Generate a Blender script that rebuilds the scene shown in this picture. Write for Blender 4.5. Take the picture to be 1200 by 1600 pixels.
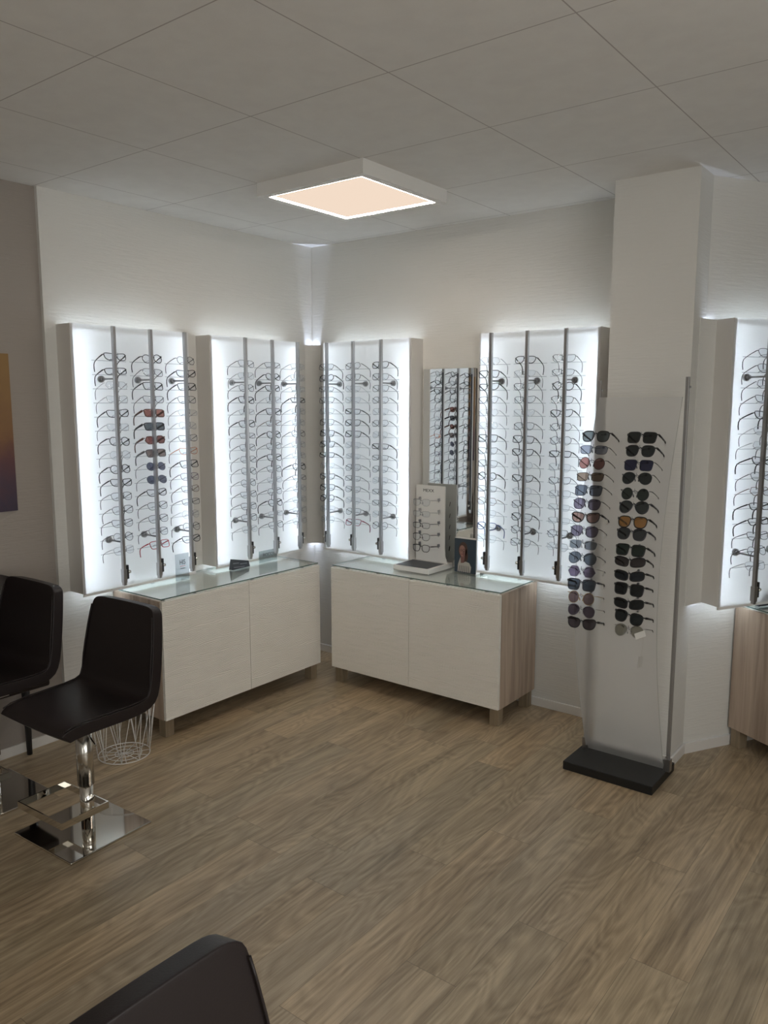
import bpy, bmesh, math, random
from mathutils import Matrix, Vector
random.seed(7)
D = bpy.data
for o in list(D.objects): D.objects.remove(o)
scn = bpy.context.scene
C = scn.collection
PI = math.pi

# ------------------------------------------------------------------ camera
CAMP = (3.7453, -4.0467, 1.7549); YAW, PITCH, ROLL, FPX = 0.6579, 0.1378, 0.0004, 1232.83
def cam_axes():
    f = Vector((-math.sin(YAW), math.cos(YAW), 0)); r = Vector((math.cos(YAW), math.sin(YAW), 0)); u = Vector((0, 0, 1))
    f2 = f*math.cos(PITCH) - u*math.sin(PITCH); u2 = u*math.cos(PITCH) + f*math.sin(PITCH)
    r3 = r*math.cos(ROLL) + u2*math.sin(ROLL); u3 = -r*math.sin(ROLL) + u2*math.cos(ROLL)
    return r3, u3, f2
r3, u3, f3 = cam_axes()
cd = D.cameras.new('camera'); cam = D.objects.new('camera', cd); C.objects.link(cam)
M = Matrix((r3, u3, -f3)).transposed().to_4x4(); M.translation = Vector(CAMP); cam.matrix_world = M
cd.sensor_fit = 'VERTICAL'; cd.sensor_height = 32; cd.lens = FPX/1600*32; cd.clip_start = 0.05
scn.camera = cam
# ------------------------------------------------------------------ world, light, exposure
SKY = 4.1; LED = 96.0; LAMP = 0.9; UPW = 19.0
LED_COL = (0.77, 0.89, 1.0); SKY_COL = (1.0, 0.975, 0.94)
w = D.worlds.new('world'); scn.world = w; w.use_nodes = True
bg = w.node_tree.nodes['Background']; bg.inputs[0].default_value = (*SKY_COL, 1); bg.inputs[1].default_value = SKY
vs = scn.view_settings; vs.view_transform = 'Standard'; vs.look = 'None'; vs.exposure = 0.0; vs.gamma = 1.0; vs.use_curve_mapping = False
scn.display_settings.display_device = 'sRGB'
def portal(loc, sx, sz, rot):
    l = D.lights.new('daylight_window', 'AREA'); l.shape = 'RECTANGLE'; l.size = sx; l.size_y = sz
    l.cycles.is_portal = True
    o = D.objects.new('daylight_window', l); o.location = loc; o.rotation_euler = rot; C.objects.link(o)
portal((4.5, -7.03, 1.5), 1.0, 2.1, (PI/2, 0, 0))
portal((5.53, -3.9, 1.55), 3.4, 2.1, (PI/2, 0, PI/2))

# ------------------------------------------------------------------ materials
def srgb(c):
    return tuple(((v/255)/12.92 if v/255 <= .04045 else ((v/255+.055)/1.055)**2.4) for v in c)
def mat(name, col, rough=.5, metal=0., spec=.5, **kw):
    m = D.materials.new(name); m.use_nodes = True; b = m.node_tree.nodes['Principled BSDF']
    b.inputs['Base Color'].default_value = (*col, 1); b.inputs['Roughness'].default_value = rough
    b.inputs['Metallic'].default_value = metal; b.inputs['Specular IOR Level'].default_value = spec
    for k, v in kw.items(): b.inputs[k.replace('_', ' ')].default_value = v
    return m
class NT:
    def __init__(s, m): s.t = m.node_tree; s.n = s.t.nodes; s.l = s.t.links; s.b = s.n.get('Principled BSDF')
    def new(s, ty, **kw):
        n = s.n.new(ty)
        for k, v in kw.items(): setattr(n, k, v)
        return n
    def math(s, op, a, b=None, c=None):
        n = s.new('ShaderNodeMath', operation=op)
        for i, v in enumerate((a, b, c)):
            if v is None: continue
            if isinstance(v, (int, float)): n.inputs[i].default_value = v
            else: s.l.new(v, n.inputs[i])
        return n.outputs[0]
    def xyz(s, src, sc=(1, 1, 1)):
        m = s.new('ShaderNodeVectorMath', operation='MULTIPLY'); s.l.new(src, m.inputs[0]); m.inputs[1].default_value = sc
        return m.outputs[0]
    def coord(s): return s.new('ShaderNodeTexCoord').outputs['Object']
    def noise(s, vec, scale=1, detail=4, rough=.5, dist=0):
        n = s.new('ShaderNodeTexNoise'); s.l.new(vec, n.inputs['Vector']); n.inputs['Scale'].default_value = scale
        n.inputs['Detail'].default_value = detail; n.inputs['Roughness'].default_value = rough; n.inputs['Distortion'].default_value = dist
        return n.outputs['Fac']
    def ramp(s, fac, stops):
        n = s.new('ShaderNodeValToRGB'); s.l.new(fac, n.inputs[0]); e = n.color_ramp.elements
        while len(e) < len(stops): e.new(.5)
        for i, (p, c) in enumerate(stops): e[i].position = p; e[i].color = (*c, 1)
        return n.outputs[0]
    def bump(s, h, dist=.002, strength=1.):
        n = s.new('ShaderNodeBump'); n.inputs['Distance'].default_value = dist; n.inputs['Strength'].default_value = strength
        s.l.new(h, n.inputs['Height']); s.l.new(n.outputs[0], s.b.inputs['Normal'])
    def col(s, c): s.l.new(c, s.b.inputs['Base Color'])
    def mix(s, f, a, b, mode='MIX'):
        n = s.new('ShaderNodeMix', data_type='RGBA', blend_type=mode)
        for i, v in ((0, f), (6, a), (7, b)):
            if isinstance(v, (int, float)): n.inputs[i].default_value = v
            elif isinstance(v, tuple): n.inputs[i].default_value = (*v, 1)
            else: s.l.new(v, n.inputs[i])
        return n.outputs[2]

def wall_mat(name, col):
    m = mat(name, col, .85, spec=.2); t = NT(m); c = t.coord()
    h1 = t.noise(t.xyz(c, (7, 7, 95)), 1, 3, .6); h2 = t.noise(t.xyz(c, (30, 30, 260)), 1, 2)
    t.bump(t.math('ADD', h1, t.math('MULTIPLY', h2, .4)), .0035, .55)
    return m
M_wall = wall_mat('white_plaster_brushed', (.70, .69, .655))
M_taupe = wall_mat('taupe_plaster', (.335, .30, .27))
M_ceil = mat('ceiling_tile', (.72, .70, .67), .9, spec=.15); t = NT(M_ceil); c = t.coord()
sp = t.new('ShaderNodeSeparateXYZ'); t.l.new(c, sp.inputs[0])
def seam(v, off, w_=.0022):
    f = t.math('FRACT', t.math('DIVIDE', t.math('ADD', v, 63-off), .63)); d = t.math('ABSOLUTE', t.math('SUBTRACT', f, .5))
    return t.math('GREATER_THAN', d, .5 - w_/.63)
sx_ = seam(sp.outputs[0], .244); sy_ = seam(sp.outputs[1], -.050)
n1 = t.noise(t.xyz(c, (1, 1, 1)), 9, 5, .6)
basec = t.ramp(n1, [(.35, (.70, .682, .655)), (.65, (.735, .72, .69))])
t.col(t.mix(t.math('MAXIMUM', sx_, sy_), basec, (.42, .39, .37)))
t.bump(t.noise(c, 220, 3), .0006, .5)

M_floor = mat('vinyl_oak_planks', (.3, .22, .15), .42, spec=.7); t = NT(M_floor); c = t.coord()
sp = t.new('ShaderNodeSeparateXYZ'); t.l.new(c, sp.inputs[0]); X, Y = sp.outputs[0], sp.outputs[1]
PW, PLN = .185, 1.22
xi = t.math('FLOOR', t.math('DIVIDE', X, PW)); wn = t.new('ShaderNodeTexWhiteNoise', noise_dimensions='1D'); t.l.new(xi, wn.inputs['W'])
yo = t.math('ADD', Y, t.math('MULTIPLY', wn.outputs['Value'], PLN)); yj = t.math('FLOOR', t.math('DIVIDE', yo, PLN))
cb = t.new('ShaderNodeCombineXYZ'); t.l.new(xi, cb.inputs[0]); t.l.new(yj, cb.inputs[1])
wn2 = t.new('ShaderNodeTexWhiteNoise', noise_dimensions='2D'); t.l.new(cb.outputs[0], wn2.inputs['Vector'])
rnd = wn2.outputs['Value']
cb2 = t.new('ShaderNodeCombineXYZ'); t.l.new(X, cb2.inputs[0]); t.l.new(Y, cb2.inputs[1]); t.l.new(t.math('MULTIPLY', rnd, 17), cb2.inputs[2])
g1 = t.noise(t.xyz(cb2.outputs[0], (80, 1.7, 1)), 1, 6, .68, .35)
g2 = t.noise(t.xyz(cb2.outputs[0], (10, .9, 1)), 1, 3, .5, .6)
rings = t.math('FRACT', t.math('MULTIPLY', t.noise(t.xyz(cb2.outputs[0], (5.5, 1.5, 1)), 1, 2, .4, .35), 15))
ringm = t.math('MULTIPLY', t.math('ABSOLUTE', t.math('SUBTRACT', rings, .5)), 2)
g3 = t.noise(t.xyz(cb2.outputs[0], (190, 14, 1)), 1, 3, .6)
v = t.math('ADD', t.math('MULTIPLY', g1, .58), t.math('ADD', t.math('MULTIPLY', g2, .48), t.math('ADD', t.math('MULTIPLY', ringm, .10), t.math('MULTIPLY', g3, .16))))
colr = t.ramp(v, [(.46, (.185, .137, .085)), (.58, (.30, .23, .148)), (.69, (.41, .32, .212)), (.83, (.55, .44, .30))])
tint = t.ramp(rnd, [(0, (.84, .86, .86)), (.35, (1.0, .97, .93)), (.7, (.93, .94, .91)), (1, (1.12, 1.07, 1.0))])
colr = t.mix(1.0, colr, tint, 'MULTIPLY')
def edge(v_, per, w_):
    f = t.math('FRACT', t.math('DIVIDE', v_, per)); return t.math('GREATER_THAN', t.math('ABSOLUTE', t.math('SUBTRACT', f, .5)), .5 - w_/per)
ed = t.math('MAXIMUM', edge(X, PW, .0009), edge(yo, PLN, .0011))
t.col(t.mix(t.math('MULTIPLY', ed, .55), colr, (.06, .042, .028)))
t.l.new(t.ramp(g1, [(.3, (.33,)*3), (.8, (.43,)*3)]), t.b.inputs['Roughness'])
t.bump(t.math('SUBTRACT', t.math('ADD', g3, g1), t.math('MULTIPLY', ed, 1.5)), .0005, .6)

def wood_mat(name, cs, axis='z', rough=.45):
    m = mat(name, cs[1], rough, spec=.35); t = NT(m); c = t.coord()
    sc = {'z': (26, 26, 1.6), 'x': (1.6, 30, 30), 'y': (30, 1.6, 30)}[axis]
    g = t.noise(t.xyz(c, sc), 1, 5, .6, .4); g2 = t.noise(t.xyz(c, tuple(a*.25 for a in sc)), 1, 2)
    t.col(t.ramp(t.math('ADD', t.math('MULTIPLY', g, .6), t.math('MULTIPLY', g2, .4)), [(.36, cs[0]), (.5, cs[1]), (.66, cs[2])]))
    t.bump(g, .0006, .4); return m
M_wood = wood_mat('grey_walnut_laminate', ((.28, .21, .16), (.42, .325, .25), (.53, .42, .33)))
M_woodtop = mat('pale_top_board', (.80, .79, .75), .5)
M_leg = wood_mat('stained_oak_leg', ((.17, .13, .085), (.25, .195, .13), (.32, .25, .17)))
M_door = mat('white_wave_lacquer', (.86, .83, .76), .38, spec=.4); t = NT(M_door); c = t.coord()
nz = t.new('ShaderNodeTexNoise'); t.l.new(t.xyz(c, (3.5, 3.5, 22)), nz.inputs['Vector']); nz.inputs['Scale'].default_value = 1; nz.inputs['Detail'].default_value = 2
sp = t.new('ShaderNodeSeparateXYZ'); t.l.new(c, sp.inputs[0])
wv = t.math('SINE', t.math('ADD', t.math('MULTIPLY', sp.outputs[2], 900), t.math('MULTIPLY', nz.outputs['Fac'], 34)))
am = t.noise(t.xyz(c, (9, 9, 70)), 1, 2)
t.bump(t.math('MULTIPLY', wv, t.math('MULTIPLY', am, am)), .0026, .9)
M_white = mat('white_lacquer', (.78, .77, .74), .45)
M_skirt = mat('white_skirting', (.74, .72, .69), .45)
M_side = mat('panel_side_board', (.70, .675, .64), .6)
M_polegrey = mat('satin_grey_aluminium', (.36, .355, .35), .45, .8)
M_alu = mat('brushed_aluminium', (.47, .47, .48), .32, 1.)
M_steel = mat('dull_steel', (.38, .38, .39), .3, .9)
M_dkmetal = mat('dark_groove', (.06, .06, .065), .5, .4)
M_chrome = mat('polished_chrome', (.70, .68, .64), .05, 1.)
M_chrome2 = mat('satin_chrome', (.62, .60, .56), .2, 1.)
M_black = mat('black_granite', (.012, .012, .012), .45, spec=.4)
M_blkpl = mat('black_plastic', (.02, .02, .022), .4)
M_wirewhite = mat('white_coated_wire', (.75, .74, .72), .4)
M_clearwire = mat('grey_wire', (.22, .23, .25), .35, .6)
M_leather = mat('dark_brown_leather', (.018, .013, .013), .40, spec=.32); t = NT(M_leather); c = t.coord()
vo = t.new('ShaderNodeTexVoronoi'); t.l.new(c, vo.inputs['Vector']); vo.inputs['Scale'].default_value = 320
t.bump(t.math('ADD', vo.outputs['Distance'], t.math('MULTIPLY', t.noise(c, 9, 2), .8)), .0003, .35)
M_mirror = mat('mirror_silver', (.82, .84, .84), .01, 1.)
M_inlay = mat('dark_grey_inlay', (.05, .055, .06), .5)
M_ink = mat('black_print', (.015, .015, .018), .5)
M_redink = mat('red_print', (.35, .03, .03), .5)

def shader_mat(name):
    m = D.materials.new(name); m.use_nodes = True; t = NT(m); t.n.remove(t.b); t.out = t.n['Material Output']; return m, t
def thin_glass(name, tint, refl=1., rough=.01, ior=1.5):
    m, t = shader_mat(name)
    tr = t.new('ShaderNodeBsdfTransparent'); tr.inputs[0].default_value = (*tint, 1)
    gl = t.new('ShaderNodeBsdfGlossy'); gl.inputs['Roughness'].default_value = rough; gl.inputs[0].default_value = (1, 1, 1, 1)
    fr = t.new('ShaderNodeFresnel'); ge = t.new('ShaderNodeNewGeometry')
    t.l.new(t.math('ADD', t.math('MULTIPLY', ge.outputs['Backfacing'], 1/ior-ior), ior), fr.inputs[0])
    mx = t.new('ShaderNodeMixShader'); t.l.new(t.math('MULTIPLY', fr.outputs[0], refl), mx.inputs[0]); t.l.new(tr.outputs[0], mx.inputs[1]); t.l.new(gl.outputs[0], mx.inputs[2])
    t.l.new(mx.outputs[0], t.out.inputs[0]); return m
M_clear = thin_glass('clear_lens', (.90, .92, .94), .5)
M_tabglass = thin_glass('green_tinted_glass', (.95, .975, .965), 1.2, .015, 1.65)
M_glassedge = mat('glass_edge_green', (.10, .15, .13), .2)
M_acard = thin_glass('smoked_acrylic', (.74, .76, .77), .8)
M_acard2 = thin_glass('grey_acrylic', (.66, .69, .69), .8)
M_winglass = thin_glass('window_glass', (.95, .96, .96), 1.)
def mixsheet(name, parts, gloss=.04):
    m, t = shader_mat(name); cur = None; tot = 0
    for kind, wgt, col in parts:
        n = t.new({'T': 'ShaderNodeBsdfTransparent', 'L': 'ShaderNodeBsdfTranslucent', 'D': 'ShaderNodeBsdfDiffuse', 'R': 'ShaderNodeBsdfRefraction'}[kind])
        if kind == 'R': n.inputs['Roughness'].default_value = .32; n.inputs['IOR'].default_value = 1.12; n.inputs[0].default_value = (*col, 1)
        if cur is None: cur = n.outputs[0]; tot = wgt
        else:
            mx = t.new('ShaderNodeMixShader'); mx.inputs[0].default_value = wgt/(tot+wgt); tot += wgt
            t.l.new(cur, mx.inputs[1]); t.l.new(n.outputs[0], mx.inputs[2]); cur = mx.outputs[0]
    gl = t.new('ShaderNodeBsdfGlossy'); gl.inputs['Roughness'].default_value = .12
    mx = t.new('ShaderNodeMixShader'); mx.inputs[0].default_value = gloss; t.l.new(cur, mx.inputs[1]); t.l.new(gl.outputs[0], mx.inputs[2])
    t.l.new(mx.outputs[0], t.out.inputs[0]); return m
M_opal = mixsheet('opal_acrylic', [('L', .60, (.87, .85, .92)), ('D', .40, (.83, .82, .83))], .03)
M_frost = mixsheet('frosted_clear_acrylic', [('T', .34, (.97, .97, .97)), ('R', .32, (.97, .97, .97)), ('L', .18, (.92, .92, .92)), ('D', .16, (.8, .8, .8))], .03)
M_hazy = mixsheet('clear_corner_trim', [('D', .8, (.58, .57, .54)), ('L', .2, (.8, .8, .8))], .02)
def emit(name, col, st):
    m, t = shader_mat(name); e = t.new('ShaderNodeEmission'); e.inputs[0].default_value = (*col, 1); e.inputs[1].default_value = st
    t.l.new(e.outputs[0], t.out.inputs[0]); return m
M_led = emit('led_diode', LED_COL, LED)
M_ledlow = emit('led_diode_low', LED_COL, LED*.55); M_ledfill = emit('led_diode_fill', LED_COL, LED*.13); M_ledtop = emit('led_diode_top', LED_COL, LED*.37)
M_ledcorner = emit('led_diode_corner', (.66, .76, 1.0), 60.)
M_lamp = emit('lamp_diffuser', (1.0, .80, .64), LAMP)
M_lamprim = emit('lamp_edge_leds', (1.0, .90, .80), 90.)

# ------------------------------------------------------------------ mesh helpers
def bx(bm, x0, x1, y0, y1, z0, z1, mi=0):
    vs_ = [bm.verts.new((x, y, z)) for x in (x0, x1) for y in (y0, y1) for z in (z0, z1)]
    for f in ((0, 1, 3, 2), (4, 6, 7, 5), (0, 4, 5, 1), (2, 3, 7, 6), (0, 2, 6, 4), (1, 5, 7, 3)):
        fa = bm.faces.new([vs_[i] for i in f]); fa.material_index = mi
def tube(bm, pts, r, n=6, closed=False, mi=0, flat=None):
    """sweep along pts; r number or list; flat=(a,b) scales the two section axes"""
    P = [Vector(p) for p in pts]; N = len(P); rings = []; up = None
    for i in range(N):
        a = P[(i-1) % N] if (closed or i > 0) else P[i]; b = P[(i+1) % N] if (closed or i < N-1) else P[i]
        d = (b-a).normalized()
        if up is None:
            up = Vector((0, 0, 1)) if abs(d.z) < .9 else Vector((0, 1, 0))
        s = d.cross(up)
        if s.length < 1e-5: s = d.orthogonal()
        s.normalize(); u = s.cross(d).normalized()
        up = u
        rr = r[i] if isinstance(r, (list, tuple)) else r
        fa, fb = flat if flat else (1, 1)
        rings.append([bm.verts.new(P[i] + s*math.cos(2*PI*k/n)*rr*fa + u*math.sin(2*PI*k/n)*rr*fb) for k in range(n)])
    for i in range(N if closed else N-1):
        A, B = rings[i], rings[(i+1) % N]; off = 0
        if closed and i == N-1:
            off = min(range(n), key=lambda q: sum((A[k].co-B[(k+q) % n].co).length for k in range(n)))
        for k in range(n):
            f = bm.faces.new((A[k], A[(k+1) % n], B[(k+1+off) % n], B[(k+off) % n])); f.smooth = True; f.material_index = mi
    if not closed:
        for R_ in (rings[0], rings[-1]):
            f = bm.faces.new(R_); f.material_index = mi
def cyl(bm, p0, p1, r, n=20, mi=0, r2=None):
    tube(bm, [p0, p1], [r, r if r2 is None else r2], n, mi=mi)
def mesh_of(name, bm):
    bmesh.ops.recalc_face_normals(bm, faces=bm.faces); me = D.meshes.new(name); bm.to_mesh(me); bm.free(); return me
def obj(name, bm, m, parent=None, loc=None, bevel=None):
    me = bm if isinstance(bm, bpy.types.Mesh) else mesh_of(name, bm)
    o = D.objects.new(name, me); C.objects.link(o)
    if not isinstance(m, (list, tuple)): m = [m]
    if len(me.materials) == 0:
        for k in m: me.materials.append(k)
    if parent: o.parent = parent
    if loc is not None: o.location = loc
    if bevel:
        b = o.modifiers.new('bevel', 'BEVEL'); b.width = bevel; b.segments = 2; b.limit_method = 'ANGLE'
    return o
def BM(): return bmesh.new()
def box(name, m, x0, x1, y0, y1, z0, z1, parent=None, bevel=None):
    b = BM(); bx(b, x0, x1, y0, y1, z0, z1); return obj(name, b, m, parent, bevel=bevel)
def tag(o, label, cat, group=None):
    o['label'] = label; o['category'] = cat
    if group: o['group'] = group
    return o
def thing(name, label, cat, loc=(0, 0, 0), rotz=0, group=None):
    o = D.objects.new(name, None); C.objects.link(o); o.location = loc; o.rotation_euler = (0, 0, rotz); o.empty_display_size = .05
    return tag(o, label, cat, group)
def struct(o): o['kind'] = 'structure'; return o
def text_mesh(name, s, size, m, parent, loc, rot, sx=1., align='CENTER', ext=.0004):
    cu = D.curves.new(name, 'FONT'); cu.body = s; cu.size = size; cu.extrude = ext; cu.align_x = align
    tmp = D.objects.new(name, cu); C.objects.link(tmp)
    me = D.meshes.new_from_object(tmp.evaluated_get(bpy.context.evaluated_depsgraph_get()))
    D.objects.remove(tmp); D.curves.remove(cu); me.materials.clear()
    o = obj(name, me, m, parent); o.location = loc; o.rotation_euler = rot; o.scale = (sx, 1, 1); return o

# ------------------------------------------------------------------ setting
H = 2.785; XR, YF, YB = 5.5, -7.0, 1.75
A60 = math.radians(60); dA = Vector((math.cos(A60), math.sin(A60), 0)); nA = Vector((math.sin(A60), -math.cos(A60), 0)); CA = Vector((2.625, -.13, 0))
struct(box('floor', M_floor, -.3, XR+.2, YF-.2, YB+.2, -.1, 0))
struct(box('ceiling', M_ceil, -.3, XR+.2, YF-.2, YB+.2, H, H+.1))
struct(box('wall_left', M_wall, -.12, 0, -1.93, .12, 0, H))
struct(box('wall_left_front', M_taupe, -.14, -.022, YF, -1.93, 0, H))
struct(box('wall_back', M_wall, 0, 2.3, 0, .12, 0, H))
struct(box('wall_pillar', M_wall, 2.235, 2.625, -.32, -.0001, 0, H))
# diagonal alcove wall
b = BM(); bx(b, -.02, 2.17, 0, .1, 0, H); o = struct(obj('wall_alcove', b, M_wall)); o.location = CA; o.rotation_euler = (0, 0, A60)
struct(box('wall_alcove_back', M_wall, 3.6, XR, YB, YB+.12, 0, H))
b = BM()
bx(b, XR, XR+.12, YF, -5.6, 0, H); bx(b, XR, XR+.12, -2.2, YB, 0, H); bx(b, XR, XR+.12, -5.6, -2.2, 0, .5); bx(b, XR, XR+.12, -5.6, -2.2, 2.6, H)
struct(obj('wall_right', b, M_wall))
b = BM()
for y in (-5.6, -4.46, -3.33, -2.26): bx(b, XR+.04, XR+.10, y, y+.06, .5, 2.6)
bx(b, XR+.04, XR+.10, -5.6, -2.2, .5, .56); bx(b, XR+.04, XR+.10, -5.6, -2.2, 2.54, 2.6)
wf2 = struct(obj('window_2', b, M_white)); b = BM(); bx(b, XR+.065, XR+.07, -5.57, -2.23, .55, 2.55); obj('pane', b, M_winglass, wf2)
b = BM()
bx(b, -.02, 4.0, YF-.12, YF, 0, H); bx(b, 5.0, XR, YF-.12, YF, 0, H); bx(b, 4.0, 5.0, YF-.12, YF, 0, .45); bx(b, 4.0, 5.0, YF-.12, YF, 2.55, H)
struct(obj('wall_front', b, M_wall))
b = BM()
for x in (4.0, 4.31, 4.63, 4.94): bx(b, x, x+.06, YF-.09, YF-.03, .45, 2.55)
bx(b, 4.0, 5.0, YF-.09, YF-.03, .45, .52); bx(b, 4.0, 5.0, YF-.09, YF-.03, 2.48, 2.55)
wf = struct(obj('window_1', b, M_white)); b = BM(); bx(b, 4.05, 4.95, YF-.065, YF-.06, .5, 2.5); obj('pane', b, M_winglass, wf)
def skirt(name, x0, x1, y0, y1): struct(box(name, M_skirt, x0, x1, y0, y1, 0, .052, bevel=.003))
skirt('baseboard_back', 0.012, 2.235, -.012, 0); skirt('baseboard_left', 0, .012, -1.93, 0)
skirt('baseboard_pillar', 2.235, 2.637, -.332, -.32); skirt('baseboard_pillar_side', 2.625, 2.637, -.32, -.125)
b = BM(); bx(b, .0, 2.1, -.012, 0, 0, .052); o = struct(obj('baseboard_alcove', b, M_skirt)); o.location = CA; o.rotation_euler = (0, 0, A60)
skirt('baseboard_left_front', -.022, -.010, YF, -1.94)

# ceiling lamp
lamp = thing('ceiling_light', 'square white framed ceiling light glowing warm above the corner', 'ceiling light', (1.195, -.99, H))
b = BM(); s, q, h = .325, .285, .062
for a in ((-s, s, -s, -q), (-s, s, q, s), (-s, -q, -q, q), (q, s, -q, q)): bx(b, *a, -h, -.0002)
obj('frame', b, M_white, lamp)
b = BM(); bx(b, -q+.012, q-.012, -q+.012, q-.012, -.056, -.05); obj('diffuser', b, M_lamp, lamp)
b = BM()
for a in ((-q, q, -q, -q+.012), (-q, q, q-.012, q), (-q, -q+.012, -q+.012, q-.012), (q-.012, q, -q+.012, q-.012)): bx(b, *a, -.058, -.05)
obj('light_strip', b, M_lamprim, lamp)
b = BM(); bx(b, -q, q, -q, q, -.05, -.03); obj('back_plate', b, M_white, lamp)

# ------------------------------------------------------------------ eyewear prototypes
def outline(kind, n=26):
    """lens outline around (0,0) half width ~.0255 ; x outward (temple side +)"""
    pts = []
    for k in range(n):
        a = 2*PI*k/n; ca, sa = math.cos(a), math.sin(a)
        if kind == 'round': x, z = .0235*ca, .0225*sa
        elif kind == 'rectangular':
            p = 3.6; x = .0265*math.copysign(abs(ca)**(2/p), ca); z = .0165*math.copysign(abs(sa)**(2/p), sa); x *= 1 + .10*(z/.0165)
        elif kind == 'square':
            p = 4.2; x = .0265*math.copysign(abs(ca)**(2/p), ca); z = .0205*math.copysign(abs(sa)**(2/p), sa); x *= 1 + .09*(z/.0205)
        elif kind == 'rounded':
            p = 2.8; x = .0258*math.copysign(abs(ca)**(2/p), ca); z = .0208*math.copysign(abs(sa)**(2/p), sa); x *= 1 + .13*(z/.0208)
        elif kind == 'cat-eye':
            p = 2.6; x = .0268*math.copysign(abs(ca)**(2/p), ca); z = .0185*math.copysign(abs(sa)**(2/p), sa); x *= 1 + .16*(z/.0185); z += .006*max(0, x/.0268)*(1 if sa > 0 else .2)
        elif kind == 'aviator':
            x = .0275*ca; z = .0225*sa; x *= 1 + .12*(z/.0225); z -= .004*(x/.0275)*(1 if sa < 0 else 0)
        elif kind == 'angular':
            rr = .0262/max(abs(math.cos((a % (PI/3))-PI/6)), .1)*.90; x, z = rr*ca*1.05, rr*sa*.86
        elif kind == 'wrap':
            p = 3.; x = .0295*math.copysign(abs(ca)**(2/p), ca); z = .0165*math.copysign(abs(sa)**(2/p), sa); z += .004*(x/.0295)
        pts.append((x, z))
    return pts
CX = .0335
def front_mesh(kind, r, plastic):
    b = BM(); o_ = outline(kind)
    hx = max(p[0] for p in o_); top = max(p[1] for p in o_)
    hz = top*.62
    for s in (-1, 1):
        pts = [(s*(CX+x), .004*abs((CX+x)/.06)**2, z) for x, z in o_]
        tube(b, pts, r, 6, True, flat=(1, 1.25) if plastic else None)
        tube(b, [(s*(CX+hx-.002), .004, hz), (s*(CX+hx+.003), .005, hz+.001), (s*.0665, .011, hz+.001)], r*1.15, 6)
        if not plastic:
            tube(b, [(s*.0095, -.001, .004), (s*.008, .006, -.002)], .0006, 5); cyl(b, (s*.0085, .004, -.001), (s*.0062, .009, -.010), .0022, 6)
    bw = CX-hx+.001
    tube(b, [(-bw, 0, hz*.6), (-bw*.5, -.001, hz*.6+.003), (0, -.0015, hz*.6+.004), (bw*.5, -.001, hz*.6+.003), (bw, 0, hz*.6)], r*1.1, 6)
    return mesh_of('frame_front', b)
def lens_mesh(kind, s):
    b = BM(); o_ = outline(kind)
    def P(x, z, k): return b.verts.new((s*(CX+x*k), .004*abs((CX+x*k)/.06)**2 - .0012*(1-k*k), z*k))
    cv = P(0, 0, 0); r1 = [P(x, z, .5) for x, z in o_]; r2 = [P(x, z, 1) for x, z in o_]; n = len(o_)
    for i in range(n):
        j = (i+1) % n
        for f in ((cv, r1[i], r1[j]), (r1[i], r2[i], r2[j], r1[j])): b.faces.new(f).smooth = True
    return mesh_of('lens', b)
def temple_mesh(s, r, hz, plastic, wide=1., straight=False):
    b = BM()
    p = [(s*.0665, .010, hz), (s*.0675, .04, hz), (s*.067, .07, hz-.001), (s*.066, .088, hz-.004), (s*.065, .099, hz-.013), (s*.064, .107, hz-.028), (s*.063, .112, hz-.045)]
    if straight: p[3:] = [(s*.066, .088, hz-.001), (s*.065, .099, hz-.002), (s*.064, .108, hz-.005), (s*.063, .116, hz-.010)]
    fl = (.8, 1.5*wide) if plastic else (.8, 1.2)
    tube(b, p[:4], [r*1.25, r*1.1, r, r], 6, flat=fl)
    tube(b, p[3:], [r*1.05, r*1.25, r*1.35, r*1.2], 6, mi=1, flat=(.9, 1.3))
    return mesh_of('temple', b)
SHAPES = ['round', 'rectangular', 'square', 'rounded', 'cat-eye', 'aviator', 'angular', 'wrap']
_cache = {}
def proto(kind, st):
    if (kind, st) in _cache: return _cache[(kind, st)]
    r, pl, wd = {'thin': (.0010, False, 1), 'fine': (.0013, False, 1), 'bold': (.0019, True, 1), 'sun': (.0023, True, 1.6), 'standsun': (.0022, True, 1.15), 'standmetal': (.0011, False, 1), 'sunmetal': (.0010, False, 1)}[st]
    hz = max(p[1] for p in outline(kind))*.62+.001
    d = (front_mesh(kind, r, pl), lens_mesh(kind, -1), lens_mesh(kind, 1), *[temple_mesh(q, max(r, .0011), hz, pl, wd, st.startswith('stand')) for q in (-1, 1)])
    n = [1, 1, 1, 2, 2]
    for me, k in zip(d, n):
        for _ in range(k): me.materials.append(M_clearwire)
    _cache[(kind, st)] = d; return d
_fm = {}
FC = {'black': (.012, .012, .014), 'dark': (.03, .03, .04), 'navy': (.015, .03, .09), 'grey': (.12, .12, .13), 'silver': (.42, .42, .43), 'light': (.55, .53, .52), 'brown': (.10, .045, .03),
      'red': (.42, .02, .04), 'crimson': (.22, .01, .05), 'orange': (.55, .14, .04), 'blue': (.02, .06, .22), 'gunmetal': (.07, .075, .085), 'gold': (.35, .24, .12), 'violet': (.08, .04, .11)}
def fmat(c):
    if c not in _fm: _fm[c] = mat('frame_'+c, FC[c], .35, .85 if c in ('silver', 'gold', 'gunmetal') else 0)
    return _fm[c]
_lm = {}
def lmat(name, tint, refl=1.):
    if name not in _lm: _lm[name] = thin_glass('lens_'+name, tint, refl, .02, 1.6)
    return _lm[name]
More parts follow.
